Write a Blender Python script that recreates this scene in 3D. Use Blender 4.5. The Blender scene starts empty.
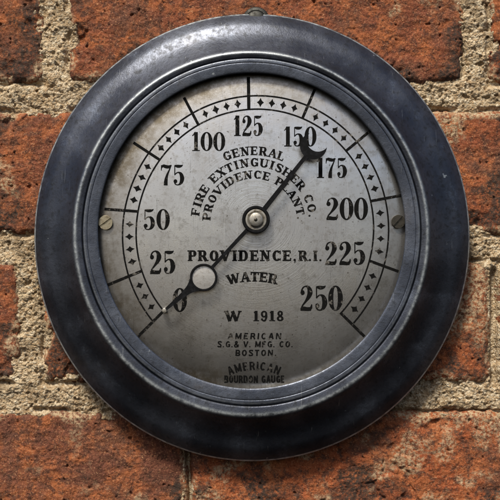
import bpy, math, random
import numpy as np
from math import sin, cos, pi, radians, hypot, atan2

SC = bpy.context.scene
COL = SC.collection
U = 0.0005                    # one unit of the layout = half a millimetre
D = 1100.0                    # camera to wall, in units (0.55 m)
CX, CY = 250.0, 300.0         # foot of the camera's axis on the wall (units; y counts downwards)

# ---------------------------------------------------------------- camera
cam = bpy.data.cameras.new('camera'); camo = bpy.data.objects.new('camera', cam); COL.objects.link(camo)
camo.location = (0, -D*U, 0)
camo.rotation_euler = (radians(90), 0, 0)
cam.sensor_width = 36; cam.lens = 36*D/500; cam.shift_y = (CY-250)/500
cam.clip_start = 0.01; cam.clip_end = 200
SC.camera = camo

# ---------------------------------------------------------------- light
SUN_EL, SUN_AZ = radians(52), radians(-22)      # azimuth measured from straight in front of the wall, minus = left
world = bpy.data.worlds.new('World'); SC.world = world; world.use_nodes = True
wn = world.node_tree.nodes; wl = world.node_tree.links
bg = wn['Background']; sky = wn.new('ShaderNodeTexSky')
sky.sky_type = 'NISHITA'; sky.sun_disc = False
sky.sun_elevation = SUN_EL; sky.air_density = 1.0; sky.dust_density = 3.5
sdir = (sin(SUN_AZ)*cos(SUN_EL), -cos(SUN_AZ)*cos(SUN_EL), sin(SUN_EL))
sky.sun_rotation = atan2(sdir[0], sdir[1])
wl.new(sky.outputs[0], bg.inputs[0]); bg.inputs[1].default_value = 0.05
sl = bpy.data.lights.new('sun', 'SUN'); so = bpy.data.objects.new('sun', sl); COL.objects.link(so)
sl.energy = 2.3; sl.angle = radians(13); sl.color = (1, .93, .80)
so.rotation_euler = (pi/2-SUN_EL, 0, atan2(sdir[0], -sdir[1]))
SC.view_settings.view_transform = 'Standard'; SC.view_settings.look = 'None'
SC.view_settings.exposure = 1.0; SC.view_settings.gamma = 1

# ---------------------------------------------------------------- helpers
LIFT = 0.0                    # how far a thing's back stands off the wall
def W(px, py, d=0.0):
    """layout point seen at (px, py), standing d units off the wall -> metres"""
    d = d+LIFT
    k = (D-d)/D
    return ((px-CX)*k*U, -d*U, -(py-CY)*k*U)

def Wnp(px, py, d):
    k = (D-d)/D
    return np.stack([(px-CX)*k*U, -d*U, -(py-CY)*k*U], -1)

def link(name, me, mat, parent=None, smooth=False):
    o = bpy.data.objects.new(name, me); COL.objects.link(o)
    if mat: me.materials.append(mat)
    if parent: o.parent = parent
    if smooth: me.polygons.foreach_set('use_smooth', [True]*len(me.polygons))
    me.update()
    return o

class MB:
    """collects points and faces, all given in metres, for one mesh"""
    def __init__(s, org=(0, 0, 0)): s.v = []; s.f = []; s.org = org
    def pts(s, P):
        n = len(s.v); s.v += [tuple(a-b for a, b in zip(p, s.org)) for p in P]; return n
    def prism(s, poly, d0, d1, bev=0.0):
        """closed outline (layout px) extruded from depth d0 to d1 with a small bevel on its front"""
        n = len(poly)
        area = sum(poly[i][0]*poly[(i+1) % n][1]-poly[(i+1) % n][0]*poly[i][1] for i in range(n))
        if area > 0: poly = poly[::-1]
        a = s.pts([W(x, y, d0) for x, y in poly])
        rings = [a]
        if bev:
            b = s.pts([W(x, y, d1-bev) for x, y in poly]); rings.append(b)
            ins = []
            for i in range(n):
                p, q, r = poly[i-1], poly[i], poly[(i+1) % n]
                tx, ty = r[0]-p[0], r[1]-p[1]; L = hypot(tx, ty) or 1
                ins.append((q[0]-(-ty/L)*-bev*-1*-1, q[1]-(tx/L)*-bev*-1*-1))
            c = s.pts([W(x, y, d1) for x, y in ins]); rings.append(c)
        else:
            rings.append(s.pts([W(x, y, d1) for x, y in poly]))
        for r0, r1 in zip(rings, rings[1:]):
            for i in range(n):
                j = (i+1) % n; s.f.append((r0+i, r0+j, r1+j, r1+i))
        s.f.append(tuple(rings[-1]+i for i in range(n)))
    def annulus(s, cx, cy, ro, ri, d0, d1, bev=.5, n=64):
        prof = [(ri, d0), (ri, d1-bev), (ri+bev, d1), (ro-bev, d1), (ro, d1-bev), (ro, d0)]
        s.lathe(cx, cy, prof, n)
    def lathe(s, cx, cy, prof, n=64, vs=1.0, cap=False):
        base = []
        for r, d in prof:
            base.append(s.pts([W(cx+r*cos(2*pi*i/n), cy-r*vs*sin(2*pi*i/n), d) for i in range(n)]))
        for a, b in zip(base, base[1:]):
            for i in range(n):
                j = (i+1) % n; s.f.append((a+i, a+j, b+j, b+i))
        if cap: s.f.append(tuple(base[-1]+i for i in range(n)))
    def ribbon(s, P, d):
        """flat stroke through (x, y, width) points in layout px"""
        L, R = [], []
        n = len(P)
        for i in range(n):
            a = P[max(i-1, 0)]; b = P[min(i+1, n-1)]
            tx, ty = b[0]-a[0], b[1]-a[1]; q = hypot(tx, ty) or 1
            nx, ny = -ty/q, tx/q; x, y, w = P[i]
            L.append((x+nx*w/2, y+ny*w/2)); R.append((x-nx*w/2, y-ny*w/2))
        a = s.pts([W(x, y, d+dome(x, y)) for x, y in L]); b = s.pts([W(x, y, d+dome(x, y)) for x, y in R])
        for i in range(n-1): s.f.append((a+i, b+i, b+i+1, a+i+1))
    def build(s, name, mat, parent=None, smooth=False, fix=True):
        me = bpy.data.meshes.new(name); me.from_pydata(s.v, [], s.f); me.update()
        if fix:
            import bmesh
            bm = bmesh.new(); bm.from_mesh(me); bmesh.ops.recalc_face_normals(bm, faces=bm.faces)
            bm.to_mesh(me); bm.free()
        return link(name, me, mat, parent, smooth)

def autosmooth(o, ang=35):
    me = o.data
    me.polygons.foreach_set('use_smooth', [True]*len(me.polygons))
    me.set_sharp_from_angle(angle=radians(ang))

def catmull(P, k=6):
    P = [tuple(map(float, p)) for p in P]
    Q = [P[0]]+P+[P[-1]]
    out = []
    for i in range(1, len(Q)-2):
        a, b, c, e = Q[i-1:i+3]
        for j in range(k):
            t = j/k
            out.append(tuple(.5*(2*b[m]+(c[m]-a[m])*t+(2*a[m]-5*b[m]+4*c[m]-e[m])*t*t+(3*b[m]-a[m]-3*c[m]+e[m])*t**3) for m in range(len(b))))
    out.append(P[-1])
    return out

# numpy gradient noise
_rs = np.random.RandomState(7)
_perm = _rs.permutation(4096); _ga = _rs.rand(4096)*2*pi
def perlin(x, y, seed=0):
    xi = np.floor(x).astype(int); yi = np.floor(y).astype(int); xf = x-xi; yf = y-yi
    def g(ix, iy, fx, fy):
        h = _perm[(_perm[(ix+seed*131) % 4096]+iy) % 4096]; a = _ga[h]
        return np.cos(a)*fx+np.sin(a)*fy
    u = xf*xf*xf*(xf*(xf*6-15)+10); v = yf*yf*yf*(yf*(yf*6-15)+10)
    a = g(xi, yi, xf, yf)*(1-u)+g(xi+1, yi, xf-1, yf)*u
    b = g(xi, yi+1, xf, yf-1)*(1-u)+g(xi+1, yi+1, xf-1, yf-1)*u
    return (a*(1-v)+b*v)*1.5
def fbm(x, y, size, oct=4, seed=0, gain=.5, ridge=False):
    t = 0; amp = 1; s = 0
    for i in range(oct):
        n = perlin(x/size*2**i+i*17.3, y/size*2**i+i*9.1, seed+i)
        if ridge: n = 1-2*np.abs(n)
        t = t+amp*n; s += amp; amp *= gain
    return t/s
def sstep(a, b, x):
    t = np.clip((x-a)/(b-a), 0, 1); return t*t*(3-2*t)

# ---------------------------------------------------------------- materials
class NT:
    def __init__(s, name):
        s.m = bpy.data.materials.new(name); s.m.use_nodes = True
        s.t = s.m.node_tree; s.b = s.t.nodes['Principled BSDF']
        s.co = s.t.nodes.new('ShaderNodeTexCoord').outputs['Object']
    def n(s, kind, **kw):
        o = s.t.nodes.new('ShaderNode'+kind)
        for k, v in kw.items(): setattr(o, k, v)
        return o
    def lk(s, a, b):
        s.t.links.new(a, b)
    def put(s, sock, v):
        if hasattr(v, 'is_output'): s.lk(v, sock)
        else: sock.default_value = v
    def noise(s, scale, detail=4, rough=.55, vec=None, dist=0):
        o = s.n('TexNoise'); s.lk(vec or s.co, o.inputs['Vector'])
        o.inputs['Scale'].default_value = scale; o.inputs['Detail'].default_value = detail
        o.inputs['Roughness'].default_value = rough; o.inputs['Distortion'].default_value = dist
        return o.outputs['Fac']
    def mr(s, v, a, b, c=0., d=1., smooth=True):
        o = s.n('MapRange'); o.interpolation_type = 'SMOOTHSTEP' if smooth else 'LINEAR'
        s.put(o.inputs[0], v)
        for i, q in enumerate((a, b, c, d)): s.put(o.inputs[i+1], q)
        return o.outputs[0]
    def math(s, op, a, b=0.):
        o = s.n('Math', operation=op); s.put(o.inputs[0], a); s.put(o.inputs[1], b); return o.outputs[0]
    def mix(s, f, a, b):
        o = s.n('Mix', data_type='RGBA'); s.put(o.inputs[0], f)
        for i, q in ((6, a), (7, b)):
            s.put(o.inputs[i], q if hasattr(q, 'is_output') else (*q[:3], 1))
        return o.outputs[2]
    def attr(s, name, fac=True):
        o = s.n('Attribute'); o.attribute_name = name; return o.outputs['Fac' if fac else 'Color']
    def bump(s, h, dist, strength=1., prev=None):
        o = s.n('Bump'); o.inputs['Distance'].default_value = dist; o.inputs['Strength'].default_value = strength
        s.lk(h, o.inputs['Height'])
        if prev: s.lk(prev, o.inputs['Normal'])
        return o.outputs[0]
    def out(s, base, rough, metal=0., normal=None, spec=.5):
        b = s.b
        s.put(b.inputs['Base Color'], base if hasattr(base, 'is_output') else (*base, 1))
        s.put(b.inputs['Roughness'], rough); s.put(b.inputs['Metallic'], metal)
        b.inputs['Specular IOR Level'].default_value = spec
        if normal: s.lk(normal, b.inputs['Normal'])
        return s.m

def mat_brick():
    t = NT('brick')
    tint = t.attr('tint'); crust = t.attr('crust'); smear = t.attr('smear')
    n1 = t.noise(55, 6, .65); n2 = t.noise(260, 5, .7); n3 = t.noise(1300, 3, .7)
    n4 = t.noise(620, 4, .7)
    c = t.mix(tint, (.30, .078, .028), (.15, .058, .037))
    c = t.mix(t.mr(n1, .40, .62), c, (.36, .115, .042))
    c = t.mix(t.mr(n2, .46, .62), c, (.105, .042, .026))
    c = t.mix(t.mr(t.noise(26, 5, .65), .48, .66, 0, .8), c, (.115, .055, .037))
    c = t.mix(t.mr(n3, .55, .72, 0, .8), c, (.56, .30, .15))
    c = t.mix(t.mr(n3, .46, .30, 0, .85), c, (.05, .022, .014))
    c = t.mix(t.math('MULTIPLY', crust, t.mr(n4, .30, .60)), c, (.050, .034, .026))
    c = t.mix(t.math('MULTIPLY', smear, t.mr(n4, .40, .62)), c, (.46, .34, .21))
    h = t.math('ADD', t.math('MULTIPLY', n3, .55), t.noise(700, 4, .75))
    nb = t.bump(h, .0010, .8)
    return t.out(c, .9, 0, nb, .25)

def mat_mortar():
    t = NT('sandy_mortar')
    n1 = t.noise(60, 5, .6); n2 = t.noise(420, 5, .75); n3 = t.noise(1500, 3, .7)
    v = t.n('TexVoronoi'); v.inputs['Scale'].default_value = 900
    wj = t.n('VectorMath', operation='MULTIPLY_ADD'); nz = t.n('TexNoise'); t.lk(t.co, nz.inputs[0]); nz.inputs['Scale'].default_value = 700
    t.lk(nz.outputs['Color'], wj.inputs[0]); wj.inputs[1].default_value = (.0012,)*3; t.lk(t.co, wj.inputs[2]); t.lk(wj.outputs[0], v.inputs['Vector'])
    sp = t.n('SeparateColor'); t.lk(v.outputs['Color'], sp.inputs[0])
    g = sp.outputs[0]; dist = v.outputs['Distance']
    c = t.mix(t.mr(n1, .3, .7), (.40, .285, .165), (.62, .485, .315))
    c = t.mix(t.mr(g, .55, .95, 0, .65), c, (.80, .70, .53))
    c = t.mix(t.mr(g, .30, .05, 0, .55), c, (.32, .19, .09))
    c = t.mix(t.mr(n2, .54, .70), c, (.20, .12, .055))
    c = t.mix(t.mr(n3, .58, .70, 0, .7), c, (.84, .76, .62))
    c = t.mix(t.mr(t.noise(75, 5, .7), .47, .66, 0, .75), c, (.19, .135, .08))
    h = t.math('ADD', t.math('MULTIPLY', dist, -.9), t.math('MULTIPLY', n2, 1.2))
    h = t.math('ADD', h, t.math('MULTIPLY', n3, .5))
    return t.out(c, .95, 0, t.bump(h, .0011, 1), .2)

def mat_bezel(name, ca, cb, cd):
    t = NT(name)
    wear_shade = t.attr('wear_shade')
    n1 = t.noise(40, 5, .6); n2 = t.noise(420, 5, .65); n3 = t.noise(1500, 2, .6)
    sp = t.noise(230, 3, .55)
    c = t.mix(t.mr(n1, .35, .68), ca, cb)
    c = t.mix(t.mr(n2, .45, .72, 0, .8), c, cd)
    c = t.mix(t.mr(t.noise(22, 4, .6), .58, .75, 0, .35), c, (.11, .09, .07))
    c = t.mix(t.math('MULTIPLY', t.mr(t.noise(85, 5, .7), .54, .72, 0, .5), t.mr(n3, .3, .6)), c, (.15, .18, .24))
    m = t.n('Mapping'); t.lk(t.co, m.inputs[0]); m.inputs['Rotation'].default_value = (0, .9, 0); m.inputs['Scale'].default_value = (1500, 300, 60)
    sc1 = t.mr(t.noise(1, 2, .5, m.outputs[0], .3), .70, .76, 0, .35)
    c = t.mix(sc1, c, (.34, .36, .38))
    lip_shade = t.mr(wear_shade, -.2, -.9, 0, 1); c = t.mix(lip_shade, c, (.012, .012, .012))  # negative values: shade of the inner wall painted into the colour
    w = t.math('MULTIPLY', t.math('MAXIMUM', wear_shade, 0.), t.mr(n2, .22, .68, .15, .8))
    w = t.math('MAXIMUM', w, t.mr(sp, .71, .77, 0, .5))
    c = t.mix(w, c, (.46, .50, .52))
    r = t.math('ADD', t.mr(n2, .3, .7, .29, .46), t.mr(n1, .35, .65, -.04, .10))
    nb = t.bump(t.math('ADD', n2, t.math('MULTIPLY', n3, .5)), .00012, .8)
    t.b.inputs['Coat Weight'].default_value = .28; t.b.inputs['Coat Roughness'].default_value = .42; t.lk(nb, t.b.inputs['Coat Normal'])
    return t.out(c, r, t.mr(w, 0, 1, .85, .45, False), nb, .5)

HUB = (256.0, 219.5)
DIAL = 27.5
def dome_q(q): return -3.0*q**2-5.0*q**5
def dome(x, y): return dome_q(hypot(x-251.8, (y-231)/1.0275)/157.0)
def mat_dial_nodes(t):
    """silvered plate with turned circles round the hub, scratches and brown tarnish that also carries painted rim shade; returns colour, rough, height"""
    hx, hy, hz = W(HUB[0], HUB[1], DIAL)
    sx = t.n('Mapping'); t.lk(t.co, sx.inputs[0])
    sx.inputs['Location'].default_value = (-(hx-ORG[0]), 0, -(hz-ORG[2]))
    sep = t.n('SeparateXYZ'); t.lk(sx.outputs[0], sep.inputs[0])
    fl = t.n('CombineXYZ'); t.lk(sep.outputs[0], fl.inputs[0]); t.lk(sep.outputs[2], fl.inputs[1])
    ln = t.n('VectorMath', operation='LENGTH'); t.lk(fl.outputs[0], ln.inputs[0]); r = ln.outputs['Value']
    nm = t.n('VectorMath', operation='NORMALIZE'); t.lk(fl.outputs[0], nm.inputs[0])
    sc = t.n('VectorMath', operation='SCALE'); t.lk(nm.outputs[0], sc.inputs[0]); sc.inputs['Scale'].default_value = 1.6
    s2 = t.n('SeparateXYZ'); t.lk(sc.outputs[0], s2.inputs[0])
    cb = t.n('CombineXYZ'); t.lk(s2.outputs[0], cb.inputs[0]); t.lk(s2.outputs[1], cb.inputs[1])
    t.lk(t.math('MULTIPLY', r, 1500.), cb.inputs[2])
    rings = t.noise(1.0, 3, .6, cb.outputs[0])
    near = t.mr(r, .012, .050, .8, .22)
    # straight scratches in two directions
    def scr(rot, a, b):
        m = t.n('Mapping'); t.lk(t.co, m.inputs[0]); m.inputs['Rotation'].default_value = (0, rot, 0)
        m.inputs['Scale'].default_value = (a, 1, b); return t.noise(1, 3, .6, m.outputs[0])
    s_a = scr(.8, 900, 26); s_b = scr(-.5, 1100, 40)
    n1 = t.noise(38, 5, .6); n2 = t.noise(330, 5, .7); n3 = t.noise(1800, 2, .6)
    pit = t.noise(900, 2, .5)
    # the real centre of the scale, for the tarnish and painted shade outside it
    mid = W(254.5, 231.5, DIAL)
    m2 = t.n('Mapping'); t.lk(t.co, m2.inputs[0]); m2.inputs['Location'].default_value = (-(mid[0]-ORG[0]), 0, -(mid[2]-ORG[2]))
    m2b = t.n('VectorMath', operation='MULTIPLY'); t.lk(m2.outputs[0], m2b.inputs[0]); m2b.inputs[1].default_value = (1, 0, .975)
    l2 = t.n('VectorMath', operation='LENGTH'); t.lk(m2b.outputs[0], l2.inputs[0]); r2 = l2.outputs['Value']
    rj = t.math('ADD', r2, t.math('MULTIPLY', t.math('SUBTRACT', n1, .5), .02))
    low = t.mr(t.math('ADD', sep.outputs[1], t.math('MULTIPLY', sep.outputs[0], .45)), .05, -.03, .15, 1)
    tarn_shade = t.math('MULTIPLY', t.math('MULTIPLY', t.mr(rj, .054, .074), low), t.mr(t.noise(26, 4, .6), .30, .58, .4, 1))  # tarnish, deepened at the rim and leftwards as shade put into the colour
    c = t.mix(t.mr(n1, .3, .7), (.70, .70, .70), (.50, .495, .49))
    c = t.mix(t.mr(n2, .48, .70, 0, .6), c, (.30, .28, .25))
    c = t.mix(t.mr(t.noise(110, 5, .65), .55, .75, 0, .5), c, (.26, .24, .205))
    c = t.mix(t.mr(s_a, .60, .72, 0, .4), c, (.78, .77, .75)); c = t.mix(t.mr(s_b, .62, .74, 0, .4), c, (.20, .19, .17))
    c = t.mix(t.math('MULTIPLY', tarn_shade, t.mr(n2, .2, .6, .55, 1)), c, (.13, .11, .08))
    c = t.mix(t.mr(pit, .66, .74, 0, .7), c, (.11, .09, .065))
    c = t.mix(t.mr(n3, .66, .78, 0, .5), c, (.80, .80, .78))
    rough = t.math('ADD', t.mr(n1, .3, .7, .24, .36), t.math('MULTIPLY', t.math('SUBTRACT', n2, .5), .16))
    rough = t.math('ADD', rough, t.math('MULTIPLY', tarn_shade, .12))
    h = t.math('ADD', t.math('MULTIPLY', rings, t.math('MULTIPLY', near, .95)), t.math('MULTIPLY', t.mr(s_a, .58, .70), .22))
    h = t.math('ADD', h, t.math('MULTIPLY', t.mr(s_b, .60, .72), .22))
    h = t.math('ADD', h, t.math('MULTIPLY', n2, .25))
    h = t.math('ADD', h, t.math('MULTIPLY', n3, .22))
    return c, rough, h
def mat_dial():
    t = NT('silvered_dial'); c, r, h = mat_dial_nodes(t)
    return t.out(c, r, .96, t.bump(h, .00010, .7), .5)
def mat_ink():
    t = NT('worn_black_enamel')
    n = t.noise(420, 4, .7); n2 = t.noise(70, 3, .5)
    k = t.math('ADD', n, t.math('MULTIPLY', t.math('SUBTRACT', n2, .5), .40))
    w = t.mr(k, .56, .76, 0, .7)
    c = t.mix(w, (.004, .004, .004), (.30, .28, .25))
    return t.out(c, .9, t.math('MULTIPLY', w, .8), None, .12)
def mat_pointer():
    t = NT('blued_steel')
    n = t.noise(600, 4, .6)
    c = t.mix(t.mr(n, .45, .75), (.003, .0033, .004), (.012, .0125, .015))
    return t.out(c, t.mr(n, .3, .7, .55, .75), .0, t.bump(n, .0001, .6), .12)
def mat_cap(name='worn_nickel', col=(.36, .345, .31), dark=(.14, .12, .09), rough=(.42, .6)):
    t = NT(name)
    n = t.noise(500, 4, .65)
    c = t.mix(t.mr(n, .45, .72), col, dark)
    return t.out(c, t.mr(n, .3, .7, *rough), .9, t.bump(n, .0001, .6))

# ---------------------------------------------------------------- the brick wall
def grid_mesh(name, x0, x1, y0, y1, step, fn, mat, parent, skirt=False):
    nx = max(2, int(round((x1-x0)/step))+1); ny = max(2, int(round((y1-y0)/step))+1)
    X, Y = np.meshgrid(np.linspace(x0, x1, nx), np.linspace(y0, y1, ny))
    h, at = fn(X, Y)
    return X, Y, h, at

def mesh_np(name, chunks, mat, parent):
    """chunks of (X, Y, depth, attributes) grids joined into one mesh"""
    vs, fs, ats, base = [], [], {}, 0
    for X, Y, h, at in chunks:
        ny, nx = X.shape
        k = 1.0
        P = np.stack([(X-CX)*U, -h*U, -(Y-CY)*U], -1).reshape(-1, 3)
        i = np.arange(ny*nx).reshape(ny, nx)
        q = np.stack([i[:-1, :-1], i[1:, :-1], i[1:, 1:], i[:-1, 1:]], -1).reshape(-1, 4)
        hf = h.reshape(-1)
        q = q[(hf[q].max(1) > -13)]
        vs.append(P); fs.append(q+base); base += len(P)
        for kk, a in at.items(): ats.setdefault(kk, []).append(a.reshape(-1))
    V = np.concatenate(vs); F = np.concatenate(fs)
    used = np.zeros(len(V), bool); used[F.reshape(-1)] = True
    idx = np.cumsum(used)-1; V = V[used]; F = idx[F]
    me = bpy.data.meshes.new(name)
    me.vertices.add(len(V)); me.vertices.foreach_set('co', V.astype('f').reshape(-1))
    me.loops.add(F.size); me.loops.foreach_set('vertex_index', F.astype('i').reshape(-1))
    me.polygons.add(len(F)); me.polygons.foreach_set('loop_start', np.arange(0, F.size, 4, dtype='i'))
    me.update(calc_edges=True)
    for kk, a in ats.items():
        q = me.attributes.new(kk, 'FLOAT', 'POINT'); q.data.foreach_set('value', np.concatenate(a)[used].astype('f'))
    return link(name, me, mat, parent, True)

wall = bpy.data.objects.new('brick_wall', None); COL.objects.link(wall)
wall['label'] = 'old orange red brick wall with wide sandy mortar joints behind the pressure gauge'
wall['category'] = 'wall'; wall['kind'] = 'thing'

# courses: top, bottom, list of (left, right); those in view follow the photograph
COURSES = [
    (-340, -218, None, 150), (-188, -68, None, -40),
    (-38, 82, [(-770, -388), (-358, 42), (69, 463), (491, 900), (930, 1320)], 0),
    (111, 233, [(-680, -270), (-240, 150), (180, 560), (590, 980), (1010, 1390)], 0),
    (263, 382, [(-800, -402), (-372, 19), (43, 240), (268, 491), (500, 895), (925, 1320)], 0),
    (412, 535, [(-650, -240), (-212, 186), (191, 590), (620, 1010), (1040, 1430)], 0),
    (565, 685, None, 60), (715, 835, None, -120),
]
BR = []
for ci, (t, b, xs, off) in enumerate(COURSES):
    if xs is None:
        xs = []; x = -800+off
        while x < 1300: xs.append((x, x+395)); x += 424
    for j, (a, c) in enumerate(xs): BR.append((a, c, t, b, ci*10+j))

def brick_field(bx):
    a, c, t, b, k = bx
    rnd = random.Random(k*7+3)
    tint = rnd.random(); soot = rnd.uniform(-.16, .14); pale = rnd.uniform(-.08, .08); tilt = (rnd.uniform(-.004, .004), rnd.uniform(-.008, .008)); off = rnd.uniform(-.8, .6)
    def fn(X, Y):
        s = k*3.7
        jag = 3.8*fbm(X+s*50, Y, 46, 4, 11, .55)+2.2*fbm(X, Y+s*31, 12, 3, 23)
        sdf = np.minimum(np.minimum(X-a, c-X), np.minimum(Y-t, b-Y))
        # rounded corners
        cxn = np.minimum(X-a, c-X); cyn = np.minimum(Y-t, b-Y)
        R = 9.0
        cor = np.where((cxn < R) & (cyn < R), R-np.hypot(np.clip(R-cxn, 0, None), np.clip(R-cyn, 0, None)), sdf)
        sdf = cor+jag*sstep(40, 4, np.abs(cor))-1.0
        chip = sstep(.18, .45, fbm(X+s*9, Y+s*5, 38, 3, 41))*sstep(26, 4, sdf)
        h = off+tilt[0]*(X-(a+c)/2)+tilt[1]*(Y-(t+b)/2)
        h = h+2.2*fbm(X, Y, 60, 4, 51)+2.1*fbm(X, Y, 15, 4, 61, .62)+.7*fbm(X, Y, 3.2, 2, 71, .6)
        pit = np.maximum(sstep(.42, .62, fbm(X+s, Y, 7, 3, 81)), 1.3*sstep(.38, .62, fbm(X-s*4, Y, 19, 4, 83, .6))); h = h-2.6*pit
        crack = sstep(.90, .985, fbm(X+s*23, Y-s*11, 95, 4, 87, .5, True)+.25)*sstep(-.05, .25, fbm(X, Y+s, 120, 2, 89)); h = h-2.5*crack
        e = np.clip(6.5-sdf, 0, None); h = h-.085*e*e
        h = h-5.0*chip
        h = np.where(sdf < 0, h+sdf*1.6, h)
        crust = sstep(.02, .30, fbm(X+s*13, Y, 58, 4, 91, .6)+.30*sstep(34, 4, sdf)*np.where(Y > (t+b)/2, 1.2, .35)-.05+soot)
        h = h+.9*crust*fbm(X, Y, 6, 3, 15)
        smear = sstep(.22, .42, fbm(X-s*7, Y+s*3, 70, 4, 95, .6)+.40*sstep(15, 0, sdf)-.05+pale)
        if k in (43,): smear = np.maximum(smear, sstep(-.30, .12, fbm(X, Y, 40, 4, 33)+.6*sstep(345, 270, Y)-.45*sstep(300, 345, Y)))
        if k in (52,): smear = np.maximum(smear, .8*sstep(.12, .35, fbm(X, Y, 40, 4, 37)+.25*sstep(500, 415, Y)*sstep(330, 420, X)))
        return np.clip(h, -16, 4), {'tint': np.full_like(X, tint), 'crust': crust*(1-smear), 'smear': smear}
    return fn

def in_view(a, c, t, b): return c > -30 and a < 530 and b > -30 and t < 530
chunks = []
for bx in BR:
    a, c, t, b, k = bx
    p = 7
    near = in_view(a, c, t, b)
    fn = brick_field(bx)
    if near:
        xa, xc, ya, yb = max(a-p, -40), min(c+p, 540), max(t-p, -40), min(b+p, 540)
        chunks.append(grid_mesh('', xa, xc, ya, yb, .8, fn, None, None))
        # the rest of a brick that runs out of the picture, in coarser pieces meeting the fine one
        if a-p < xa: chunks.append(grid_mesh('', a-p, xa, t-p, b+p, 3, fn, None, None))
        if c+p > xc: chunks.append(grid_mesh('', xc, c+p, t-p, b+p, 3, fn, None, None))
        if t-p < ya: chunks.append(grid_mesh('', xa, xc, t-p, ya, 3, fn, None, None))
        if b+p > yb: chunks.append(grid_mesh('', xa, xc, yb, b+p, 3, fn, None, None))
    else:
        chunks.append(grid_mesh('', a-p, c+p, t-p, b+p, 4, fn, None, None))
mesh_np('brickwork', chunks, mat_brick(), wall)

def under_brick(X, Y):
    m = np.full_like(X, -50.0)
    for a, c, t, b, k in BR: m = np.maximum(m, np.minimum(np.minimum(X-a, c-X), np.minimum(Y-t, b-Y)))
    return m
def mortar_field(X, Y):
    h = -3.4+2.6*fbm(X, Y, 42, 3, 201)+3.8*fbm(X, Y, 15, 3, 211, .55)+2.0*fbm(X, Y, 3.4, 3, 221, .7)
    h = h-2.6*sstep(.25, .5, fbm(X, Y, 5.5, 2, 231))
    # joints that stay a dry crack rather than a bed of mortar
    h = h-9*sstep(5, 1, np.abs(X-495))*sstep(262, 272, Y)*sstep(392, 380, Y)
    h = h-9*sstep(5, 1, np.abs(X-188.5))*sstep(414, 420, Y)
    h = h-4*sstep(3, .6, np.abs(Y-412))*sstep(360, 400, X)
    ub = under_brick(X, Y)
    h = h-5.5*sstep(5, 0, np.abs(ub+1.5))*sstep(-.12, .25, fbm(X, Y, 34, 3, 241))
    h = h-9*sstep(6, 15, ub)
    return np.clip(h, -12.5, 1.2), {}
mch = [grid_mesh('', -40, 540, -40, 540, .8, mortar_field, None, None)]
for q in ((-800, -40, -340, 835), (540, 1300, -340, 835), (-40, 540, -340, -40), (-40, 540, 540, 835)):
    mch.append(grid_mesh('', *q, 4, mortar_field, None, None))
mesh_np('mortar', mch, mat_mortar(), wall)

# ---------------------------------------------------------------- the pressure gauge
LIFT = 17.0
ORG = W(252, 237.5, 0)
gauge = bpy.data.objects.new('pressure_gauge', None); COL.objects.link(gauge)
gauge.location = ORG
gauge['label'] = 'antique round water pressure gauge with dark metal bezel and silvered dial on the brick wall'
gauge['category'] = 'gauge'
M_ring = mat_bezel('worn_bronze', (.062, .072, .098), (.115, .13, .165), (.032, .036, .045))
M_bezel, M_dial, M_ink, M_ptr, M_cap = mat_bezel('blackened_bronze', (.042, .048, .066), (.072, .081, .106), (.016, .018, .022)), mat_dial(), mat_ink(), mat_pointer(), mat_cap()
M_dark = mat_cap('blackened_brass', (.075, .068, .055), (.03, .026, .02), (.35, .55))
M_screw = mat_cap('tarnished_brass', (.42, .37, .26), (.16, .13, .085), (.30, .5))
def part(): return MB(ORG)
VS = 1.0275

def bezel():
    prof = [(214.5, -17), (215.5, -16.5), (217.4, .6), (217.6, 2.4), (216.9, 3.5), (215.4, 4.9), (212.5, 7.5), (209.5, 9.9), (206.5, 11.8), (203, 13.2),
            (199.5, 14.5), (196, 16.1), (192, 18.6), (188, 21.6), (184.4, 24.6), (181.6, 27.1), (179.6, 29.0), (177.9, 30.3), (176.4, 30.9), (174.6, 30.8), (172.4, 30.4), (170.6, 30.0),
            (169.9, 29.4), (169.3, 28.0), (168.7, 29.6), (167.8, 30.2), (165, 30.2), (164.4, 29.7), (163.6, 30.0), (158, 29.6), (155.0, 29.2), (153.9, 28.7), (153.5, 27.8), (154.2, 24), (156.6, 11)]
    cut = [i for i, p in enumerate(prof) if p[0] == 169.3][0]
    kr = [217.5, 177, 169, 153.5]; kx = [252, 251.2, 251.6, 251.6]; ky = [237.5, 234, 231.8, 230.8]
    n = 288
    for name, pr, mat in (('bezel', prof[:cut+1]+[(169.2, 22)], M_bezel), ('retaining_ring', [(169.0, 22)]+[(169.1, 28.0)]+prof[cut+1:], M_ring)):
        mb = part(); base = []; wear_shade = []
        for r, d in catmull(pr, 4):
            cx = float(np.interp(r, kr[::-1], kx[::-1])); cy = float(np.interp(r, kr[::-1], ky[::-1]))
            base.append(mb.pts([W(cx+r*cos(2*pi*i/n), cy-r*VS*sin(2*pi*i/n), d) for i in range(n)]))
            w = math.exp(-((r-176.6)/1.5)**2)+1.0*(r > 216.4)*(1.5 < d < 5.4)+.25*math.exp(-((r-167.6)/.8)**2)
            if name == 'retaining_ring' and r < 157 and d < 27: w = -1          # inner wall coloured black: shade of the recess painted in
            wear_shade += [min(w, 1)]*n
        for a, b in zip(base, base[1:]):
            for i in range(n):
                j = (i+1) % n; mb.f.append((a+i, a+j, b+j, b+i))
        o = mb.build(name, mat, gauge, True)
        at = o.data.attributes.new('wear_shade', 'FLOAT', 'POINT'); at.data.foreach_set('value', wear_shade)
bezel()

# hanging lug that peeps over the top of the rim
mb = part()
mb.lathe(256, 18.6, [(13, -18), (13, 2), (11.4, 3.2), (9.6, 3.4), (9.2, 2.6), (8.6, 3.4), (7.4, 4.6), (4, 5.2), (0.2, 5.3)], 48, .9)
lug = mb.build('mounting_lug', mat_cap('grey_iron', (.065, .065, .06), (.03, .028, .025), (.55, .7)), gauge); autosmooth(lug, 50)

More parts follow.
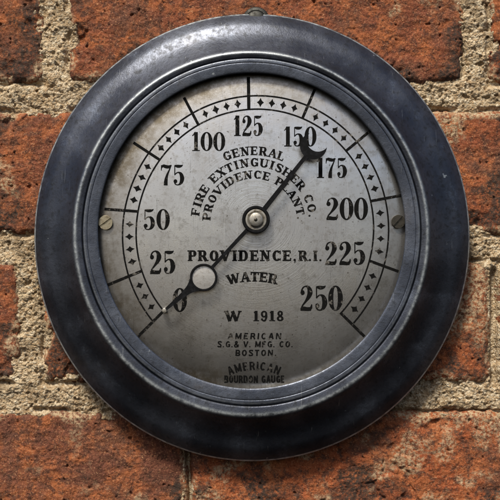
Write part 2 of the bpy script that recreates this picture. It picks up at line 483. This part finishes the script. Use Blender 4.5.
# dial plate
mb = part()
n = 160; rings = []
for q in range(1, 25):
    rr = 157*q/24
    rings.append(mb.pts([W(251.8+rr*cos(2*pi*i/n), 231-rr*VS*sin(2*pi*i/n), DIAL+dome_q(q/24)) for i in range(n)]))
rings.append(mb.pts([W(251.8+157*cos(2*pi*i/n), 231-157*VS*sin(2*pi*i/n), DIAL-13) for i in range(n)]))
c = mb.pts([W(251.8, 231, DIAL)])
for i in range(n): mb.f.append((c, rings[0]+i, rings[0]+(i+1) % n))
for p_, q_ in zip(rings, rings[1:]):
    for i in range(n):
        j = (i+1) % n; mb.f.append((p_+i, q_+i, q_+j, p_+j))
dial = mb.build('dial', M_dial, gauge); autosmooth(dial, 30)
INK = DIAL+.16

# scale: arcs, ticks, star marks
OUT = [(148.5, 153), (193, 113), (248.7, 97), (308, 104.5), (356, 141.5), (385.5, 198), (383, 265.6), (354, 323.6), (152.6, 321), (129, 275.5), (124, 210.5)]
INN = [(160, 160), (198.5, 124.5), (248.7, 109.5), (302.5, 118), (345.5, 151), (370.5, 201), (370, 261), (340.5, 313), (163.5, 311), (142, 271), (138, 211.5)]
CC = (254.8, 231.5)
def fitarc(P):
    th = np.array([atan2(CC[1]-y, x-CC[0]) for x, y in P]); r = np.array([hypot(x-CC[0], y-CC[1]) for x, y in P])
    F = lambda a: np.stack([np.ones_like(a), np.cos(a), np.sin(a), np.cos(2*a), np.sin(2*a)], -1)
    s = np.linalg.lstsq(F(th), r, rcond=None)[0]
    return (lambda a: float((F(np.array([a]))@s)[0])), th
fo, th_o = fitarc(OUT); fi, th_i = fitarc(INN)
def on(f, a): r = f(a); return (CC[0]+r*cos(a), CC[1]-r*sin(a))
def arc_part(f, w, lo, hi):
    mb = part(); N = 160
    mb.ribbon([(*on(f, lo+(hi-lo)*i/N), w) for i in range(N+1)], INK)
    mb.build('scale_arc', M_ink, dial, fix=False)
a250 = lambda P: atan2(CC[1]-P[7][1], P[7][0]-CC[0]); a0 = lambda P: atan2(CC[1]-P[8][1], P[8][0]-CC[0])+2*pi
arc_part(fo, 1.6, a250(OUT), a0(OUT)); arc_part(fi, 1.6, a250(INN), a0(INN))
TICK = {0: ((163.5, 311), (137.5, 337)), 25: ((142, 270.8), (107.5, 285)), 50: ((138.5, 211.5), (104.5, 209)), 75: ((160, 160), (133.5, 142.6)),
        100: ((198.5, 125), (184, 97.5)), 125: ((248.8, 109.5), (248.4, 77)), 150: ((302.3, 118.6), (315, 89)), 175: ((345.4, 151.5), (370.5, 130.6)),
        200: ((370, 201.2), (401.5, 195.4)), 225: ((369.5, 260.8), (398.5, 271.5)), 250: ((340.3, 312.6), (364.5, 336.5))}
TW = {125: 3.3}
for v, (a, b) in TICK.items():
    mb = part(); w = TW.get(v, 2.8)
    mb.ribbon([(a[0]+(b[0]-a[0])*k/6, a[1]+(b[1]-a[1])*k/6, w*(1 if k else .95)) for k in range(7)], INK+.05)
    mb.build('tick_mark', M_ink, dial, fix=False)
order = [0, 25, 50, 75, 100, 125, 150, 175, 200, 225, 250]
rnd = random.Random(4)
def tang(v):
    a = TICK[v][0]; b = TICK[v][1]; m = (a[0]*.55+b[0]*.45, a[1]*.55+b[1]*.45)
    t = atan2(CC[1]-m[1], m[0]-CC[0]); return t if t > radians(-60) else t+2*pi
for u, v in zip(order, order[1:]):
    k = 3 if u == 0 else 4
    t0, t1 = tang(u), tang(v)
    for i in range(k):
        t = t0+(t1-t0)*(i+1)/(k+1)
        p, q = on(fo, t), on(fi, t); m = ((p[0]+q[0])/2, (p[1]+q[1])/2)
        ang = atan2(-(q[1]-p[1]), q[0]-p[0])
        mb = part(); poly = []
        ra, rt = 4.6*rnd.uniform(.92, 1.05), 3.2*rnd.uniform(.92, 1.08)
        for j in range(16):
            g = j*2*pi/16
            rr = [1, .48, .40, .52][j % 4] if j % 2 == 0 else .5
            base_ = {0: 1.0, 1: .64, 2: .56, 3: .64}[j % 4]
            x = cos(g)*base_*ra*1.0; y = sin(g)*base_*rt*1.05
            poly.append((m[0]+x*cos(ang)-y*sin(ang), m[1]-(x*sin(ang)+y*cos(ang))))
        o = mb.pts([W(*m, INK+dome(*m))]); s0 = mb.pts([W(x, y, INK+dome(x, y)) for x, y in poly])
        for j in range(16): mb.f.append((o, s0+j, s0+(j+1) % 16))
        mb.build('scale_mark', M_ink, dial, fix=False)

# ------------------------------------------------ lettering drawn stroke by stroke
def ell(cx, cy, rx, ry, a0, a1, T, N, k=24, p=1.3):
    out = []
    for i in range(k+1):
        a = radians(a0+(a1-a0)*i/k)
        out.append((cx+rx*cos(a), cy+ry*sin(a), N+(T-N)*abs(cos(a))**p))
    return out
def line(x0, y0, x1, y1, w, w1=None): return [(x0, y0, w), ((x0+x1)/2, (y0+y1)/2, (w+(w1 or w))/2), (x1, y1, w1 or w)]
def dot(x, y, r): return [(x-r, y, .02*r), (x-.92*r, y, .78*r), (x-.7*r, y, 1.43*r), (x-.35*r, y, 1.87*r), (x, y, 2*r), (x+.35*r, y, 1.87*r), (x+.7*r, y, 1.43*r), (x+.92*r, y, .78*r), (x+r, y, .02*r)]

def digit(ch):
    """tall high-contrast numerals, height 1; returns width, strokes"""
    if ch == '0':
        return .60, [ell(.29, .5, .205, .475, 0, 360, .185, .05, 48, 1.6)]
    if ch == '1':
        return .46, [line(.25, .03, .25, 1.0, .175), line(.06, .025, .44, .025, .05), [(.06, .80, .04), (.13, .86, .05), (.19, .97, .06)], [(.15, .03, .06), (.25, .09, .10), (.25, .11, .18)]]
    if ch == '2':
        top = catmull([(.105, .70, .07), (.10, .80, .06), (.16, .92, .055), (.28, .972, .055), (.40, .91, .13), (.455, .74, .185), (.40, .56, .15), (.26, .36, .08), (.13, .20, .055), (.07, .05, .05)], 6)
        base = catmull([(.05, .05, .06), (.16, .085, .155), (.30, .07, .145), (.42, .075, .14), (.50, .13, .09), (.53, .26, .035)], 6)
        return .60, [top, dot(.135, .72, .092), base, line(.045, .025, .50, .025, .05)]
    if ch == '5':
        flag = catmull([(.10, .955, .06), (.22, .925, .13), (.34, .92, .13), (.44, .95, .08), (.49, 1.0, .02)], 6)
        bowl = catmull([(.105, .50, .04), (.17, .58, .05), (.28, .625, .06), (.40, .55, .14), (.46, .34, .185), (.405, .13, .14), (.28, .03, .055), (.15, .05, .05), (.09, .15, .06)], 6)
        return .60, [flag, line(.105, .97, .105, .49, .042), bowl, dot(.135, .20, .09)]
    if ch == '7':
        bar = catmull([(.06, .72, .03), (.08, .86, .06), (.16, .935, .13), (.28, .905, .15), (.40, .89, .14), (.50, .93, .10), (.55, .985, .04)], 6)
        leg = catmull([(.535, .96, .05), (.45, .74, .06), (.34, .48, .10), (.285, .22, .155), (.275, .0, .17)], 6)
        return .58, [bar, leg, line(.065, .98, .065, .72, .035)]

def cap(ch, T, N, ser, E=0.09):
    """capital (height 1) with thick stems T, thin strokes N and slab serifs when ser; returns width, strokes"""
    S = []; hN = N/2; t = .5*T
    def sf(x, y, L=None):
        if ser:
            L = L or (T+.14); yy = y+E/2 if y < .5 else y-E/2
            S.append(line(x-L/2, yy, x+L/2, yy, E))
    def tk(x, y0, y1):
        if ser: S.append(line(x, y0, x, y1, E))
    st = .14+(0 if ser else -.04)
    if ch == ' ': return .34, []
    if ch == '.': return .26, [dot(.12, .09, .10)]
    if ch == ',': return .26, [dot(.12, .10, .10), [(.17, .08, .10), (.14, -.10, .07), (.06, -.2, .02)]]
    if ch == 'I' and ser: st = .21
    if ch == 'I': S.append(line(st, 0, st, 1, T)); sf(st, 0); sf(st, 1); return 2*st, S
    if ch in 'EF':
        S += [line(st, 0, st, 1, T), line(st, 1-hN, .56, 1-hN, N), line(st, .52, .46, .52, N)]
        sf(st, 0); sf(st-.04, 1); tk(.56, .72, 1); tk(.46, .40, .64)
        if ch == 'E': S.append(line(st, hN, .58, hN, N)); tk(.60, 0, .30)
        return .66, S
    if ch == 'L': S += [line(st, 0, st, 1, T), line(st, hN, .56, hN, N)]; sf(st, 1); sf(st, 0); tk(.58, 0, .32); return .64, S
    if ch == 'T':
        S += [line(.34, 0, .34, 1, T), line(.03, 1-hN, .65, 1-hN, N)]; sf(.34, 0); tk(.05, .68, 1); tk(.63, .68, 1); return .68, S
    if ch == 'H':
        S += [line(st, 0, st, 1, T), line(.64, 0, .64, 1, T), line(st, .5, .64, .5, N)]
        for x in (st, .64): sf(x, 0); sf(x, 1)
        return .78, S
    if ch == 'N':
        S += [line(st, 0, st, 1, N), line(.64, 0, .64, 1, N), line(st, 1-.02, .64, .02, T)]; sf(st, 0); sf(st-.02, 1); sf(.64, 1); return .78, S
    if ch == 'M':
        S += [line(st, 0, st, 1, N), line(.76, 0, .76, 1, T), line(st, .98, .44, .1, T), line(.44, .1, .76, .98, N)]; sf(st, 0); sf(.76, 0); sf(st, 1); sf(.76, 1); return .90, S
    if ch == 'A':
        S += [line(.08, 0, .38, 1, N), line(.38, 1, .68, 0, T), line(.2, .34, .58, .34, N)]; sf(.08, 0); sf(.68, 0); return .76, S
    if ch == 'V':
        S += [line(.08, 1, .38, 0, T), line(.38, 0, .68, 1, N)]; sf(.08, 1); sf(.68, 1); return .76, S
    if ch == 'W':
        S += [line(.08, 1, .32, 0, T), line(.32, 0, .52, .85, N), line(.48, 1, .74, 0, T), line(.74, 0, .96, 1, N)]; sf(.08, 1, .30); sf(.96, 1, .24); return 1.04, S
    if ch == 'X':
        S += [line(.10, 1, .64, 0, T), line(.64, 1, .10, 0, N)]
        for x in (.10, .64): sf(x, 0); sf(x, 1)
        return .74, S
    if ch == 'O': return .80, [ell(.40, .5, .36-t, .5-hN, 0, 360, T, N, 32)]
    if ch in 'CG':
        S.append(ell(.40, .5, .36-t, .5-hN, 42, 318, T, N, 28))
        if ch == 'C': tk(.66, .64, .98); tk(.66, .04, .26)
        else: S += [line(.64, .04, .64, .46, T*.9), line(.42, .44, .72, .44, N)]; tk(.66, .66, .98)
        return .76, S
    if ch == 'D':
        S += [line(st, 0, st, 1, T), line(st, 1-hN, .38, 1-hN, N), line(st, hN, .38, hN, N), ell(.38, .5, .34-t, .5-hN, -90, 90, T, N, 20)]; sf(st-.04, 0); sf(st-.04, 1); return .78, S
    if ch in 'PRB':
        S += [line(st, 0, st, 1, T), line(st, 1-hN, .38, 1-hN, N), line(st, .47, .38, .47, N), ell(.38, .735-hN/2, .27-t, .265-hN/2, -90, 90, T, N, 16)]
        sf(st-.03, 1); sf(st, 0)
        if ch == 'R': S.append(line(.40, .48, .64, .0, T)); sf(.66, 0, T+.10)
        if ch == 'B': S += [line(st, hN, .38, hN, N), ell(.38, .25, .31-t, .25-hN, -90, 90, T, N, 16)]
        return (.66 if ch != 'R' else .72), S
    if ch == 'S':
        S.append(catmull([(.58, .74, N), (.52, .90, N), (.34, 1-hN, N), (.16, .88, (T+N)/2), (.13, .72, T*.9), (.24, .58, T), (.44, .46, T), (.56, .30, T*.9), (.52, .12, (T+N)/2), (.34, hN, N), (.16, .08, N), (.09, .24, N)], 4))
        tk(.58, .70, .98); tk(.09, .02, .30); return .66, S
    if ch == 'U':
        S += [line(st, .3, st, 1, T), line(.62, .3, .62, 1, N), [(x, y, w) for x, y, w in ell((st+.62)/2, .34, (.62-st)/2, .34-hN, 180, 360, T, N, 16)]]; sf(st, 1); sf(.62, 1); return .76, S
    if ch == '&':
        S.append(catmull([(.68, .02, T), (.40, .40, T), (.20, .74, T), (.26, .92, N), (.38, .94, N), (.46, .80, N), (.36, .60, N), (.16, .40, N), (.10, .22, T), (.22, .06, N), (.42, .06, N), (.58, .22, N), (.66, .44, N)], 4)); return .76, S
    if ch == '1':
        S += [line(.22, 0, .22, 1, T), [(.06, .78, N), (.2, .96, N)]]; sf(.22, 0, T+.26); return .46, S
    if ch in '89': T = T*.72; t = .5*T
    if ch == '9':
        S += [ell(.31, .68, .26-t*.8, .32-hN, 0, 360, T, N, 28), catmull([(.57-t*.8, .66, T), (.54-t*.5, .36, T), (.40, .08, N*1.2), (.24, .05, N), (.12, .16, N)], 5), dot(.13, .18, .09)]; return .64, S
    if ch == '8':
        S += [ell(.31, .74, .22-t*.8, .26-hN, 0, 360, T, N, 24), ell(.31, .26, .27-t*.8, .26-hN, 0, 360, T, N, 24)]; return .64, S
    raise KeyError(ch)

def put(text, mapper, H, length, style, name='lettering', gap=.10):
    """sets a line of text of cap height H over the given length; mapper turns (along, up) into layout px"""
    gl = [digit(c) if style == 'num' else cap(c, *style) for c in text]
    tot = sum(g[0] for g in gl)+gap*(len(gl)-1)
    kx = length/tot; ws = (kx+H)/2 if style != 'num' else H
    mb = part(); u = 0; i = 0
    for w, strokes in gl:
        for st_ in strokes:
            P = []
            for x, y, q in st_:
                a, b = mapper((u+x)*kx, y*H); P.append((a, b, q*ws))
            mb.ribbon([(a, b, q*1.1) for a, b, q in P], INK+.003*(i % 40)); i += 1
        u += w+gap
    return mb.build(name, M_ink, dial, fix=False)
def straight(x0, y0, slope=0.0): return lambda a, b: (x0+a+b*slope, y0-b)
def arch(c, R, th0):
    return lambda a, b: (c[0]+(R+b)*cos(radians(th0)-a/(R+4)), c[1]-(R+b)*sin(radians(th0)-a/(R+4)))

for s, x0, x1, y0, y1 in (('0', 173, 187, 288, 312), ('25', 149, 176, 250.6, 274), ('50', 142.6, 170, 209, 230), ('75', 160, 185, 164.6, 185.4), ('100', 191, 225.4, 132, 151),
                          ('125', 233, 263.2, 115.5, 136), ('150', 283, 316.5, 126.5, 146.5), ('175', 315.8, 347.6, 157.8, 178), ('200', 325.4, 368.2, 197.6, 220), ('225', 324.2, 366, 241.6, 265), ('250', 299.4, 342.8, 285.6, 310.8)):
    put(s, straight(x0, y1), y1-y0, x1-x0, 'num', 'numeral', .03)
SER = (.23, .11, True); SERB = (.25, .13, True, .10); SAN = (.21, .19, False)
def arctext(s, c, Rb, H, a0_, a1_, style, gap=.13):
    put(s, arch(c, Rb, a0_), H, radians(a0_-a1_)*(Rb+4), style, 'lettering', gap)
arctext('GENERAL', (253.8, 223), 68, 8.6, 115, 65, SER, .16)
arctext('FIRE EXTINGUISHER CO.', (254, 221.5), 55, 8.4, 174, 4.5, SER, .15)
arctext('PROVIDENCE PLANT.', (253.8, 222), 43.5, 8.0, 177.5, 3.5, SER, .15)
put('PROVIDENCE,', straight(188.4, 261), 10.6, 108, SERB, gap=.15)
put('R.I.', straight(299, 261), 10.4, 23, SERB, gap=.12)
arctext('WATER', (253.3, 377), 95.5, 9.6, 105, 76.2, SERB, .10)
put('W', straight(225, 321.2), 10.2, 16, SERB)
put('1918', straight(253.5, 321.2), 10.4, 30.5, SERB, gap=.14)
put('AMERICAN', straight(227.6, 339.2, .1), 6.2, 53.6, SAN, gap=.28)
put('S.G.& V. MFG. CO.', straight(217.2, 347.2, .08), 6.0, 75.6, SAN, gap=.16)
put('BOSTON.', straight(235.4, 356, .05), 6.2, 41, SAN, gap=.22)
arctext('AMERICAN', (254.5, 430), 60, 8.4, 114.5, 66.5, (.21, .18, False), .24)
put('BOURDON GAUGE', straight(224.6, 383), 7.6, 60, (.24, .20, False), gap=.16)

# ------------------------------------------------ screws and stop pin on the dial
def screw(cx, cy, r, ang, mat):
    mb = part(); S0 = DIAL+dome(cx, cy)
    mb.lathe(cx, cy, [(r, S0-3), (r, S0+1.6), (r-.5, S0+2), (.2, S0+2)], 40)
    g = r*.13
    for sg in (1, -1):
        poly = []
        a0_ = math.asin((g+.0)/(r*.97))
        for i in range(25):
            a = a0_+(pi-2*a0_)*i/24
            x, y = r*.97*cos(a), sg*r*.97*sin(a)
            poly.append((cx+x*cos(ang)-y*sin(ang), cy-(x*sin(ang)+y*cos(ang))))
        mb.prism(poly, S0+1.9, S0+3.8, .0)
    o = mb.build('screw', mat, gauge); return o
screw(105.4, 222.6, 7.2, radians(36), M_screw); screw(398.4, 221.6, 6.8, radians(48), M_dark)
mb = part()
mb.lathe(164.4, 310.6, [(2.7, DIAL-1), (2.7, DIAL+7), (2.1, DIAL+8), (.2, DIAL+8.2)], 24)
pin = mb.build('stop_pin', M_cap, gauge); autosmooth(pin)

# ------------------------------------------------ pointer
PD0, PD1 = DIAL+8, DIAL+10.2
mb = part()
mb.annulus(HUB[0], HUB[1], 13.9, 10.8, PD0-1, PD1+1, .7)
def bar(p, q, w0, w1, e=0.0):
    L = hypot(q[0]-p[0], q[1]-p[1]); nx, ny = -(q[1]-p[1])/L, (q[0]-p[0])/L
    mb.prism([(p[0]+nx*w0/2, p[1]+ny*w0/2), (q[0]+nx*w1/2, q[1]+ny*w1/2), (q[0]-nx*w1/2, q[1]-ny*w1/2), (p[0]-nx*w0/2, p[1]-ny*w0/2)], PD0, PD1+e)
bar((264, 209.5), (306.5, 155.5), 4.9, 3.8, -.1)
bar((247.5, 229.5), (212.5, 267), 3.9, 3.4, -.1)
ax = (.636, -.771); ay = (.771, .636); c0 = (313.5, 146)
cres = []
tip = atan2(11.2, 7.6)
for i in range(41):
    a = tip+(2*pi-2*tip)*i/40; cres.append((13.5*cos(a), 13.5*sin(a)))
ci, rho = 7.2, 11.2
t2 = atan2(11.2, .4)
for i in range(1, 30):
    a = (2*pi-t2)-(2*pi-2*t2)*i/30; cres.append((ci+rho*cos(a), rho*sin(a)))
mb.prism([(c0[0]+u*ax[0]+v*ay[0], c0[1]+u*ax[1]+v*ay[1]) for u, v in cres], PD0, PD1)
RG = (203.6, 277.4)
mb.annulus(RG[0], RG[1], 13.8, 11.5, PD0, PD1, .5)
ux, uy = (164.6-RG[0]), (310.4-RG[1]); L = hypot(ux, uy); ux, uy = ux/L, uy/L
prof = catmull([(11.6, 8.2), (14, 6.3), (18, 4.5), (22, 3.5), (30, 2.5), (40, 1.9), (49, 1.4)], 4)
mb.prism([(RG[0]+ux*t-uy*w, RG[1]+uy*t+ux*w) for t, w in prof]+[(RG[0]+ux*t+uy*w, RG[1]+uy*t-ux*w) for t, w in prof[::-1]], PD0, PD1-.15)
pointer = mb.build('pointer', M_ptr, gauge)
mb = part()
mb.lathe(HUB[0], HUB[1], [(10.9, DIAL), (10.9, PD1-.2), (10.3, PD1+.4), (8.8, PD1+.5), (7.6, PD1-.4), (7.0, PD1+.8), (6.7, PD1+2.2), (6.0, PD1+2.6), (2.4, PD1+2.8), (.1, PD1+2.85)], 48)
hc = mb.build('hub_cap', M_cap, pointer); autosmooth(hc, 40)
mb = part()
mb.lathe(HUB[0]-.3, HUB[1], [(1.8, PD1+2.6), (1.7, PD1+3.2), (1.0, PD1+3.5), (.1, PD1+3.6)], 16)
rv = mb.build('rivet', M_dark, hc); autosmooth(rv, 40)
mb = part()
mb.lathe(RG[0], RG[1], [(11.7, PD0-.2), (11.6, PD0+.2), (9, PD0+.35), (6, PD0+.5), (3, PD0+.58), (.1, PD0+.6)], 48)
cw = mb.build('counterweight_disc', mat_cap('dull_silver', (.56, .545, .52), (.32, .30, .275), (.38, .5)), pointer); autosmooth(cw, 40)
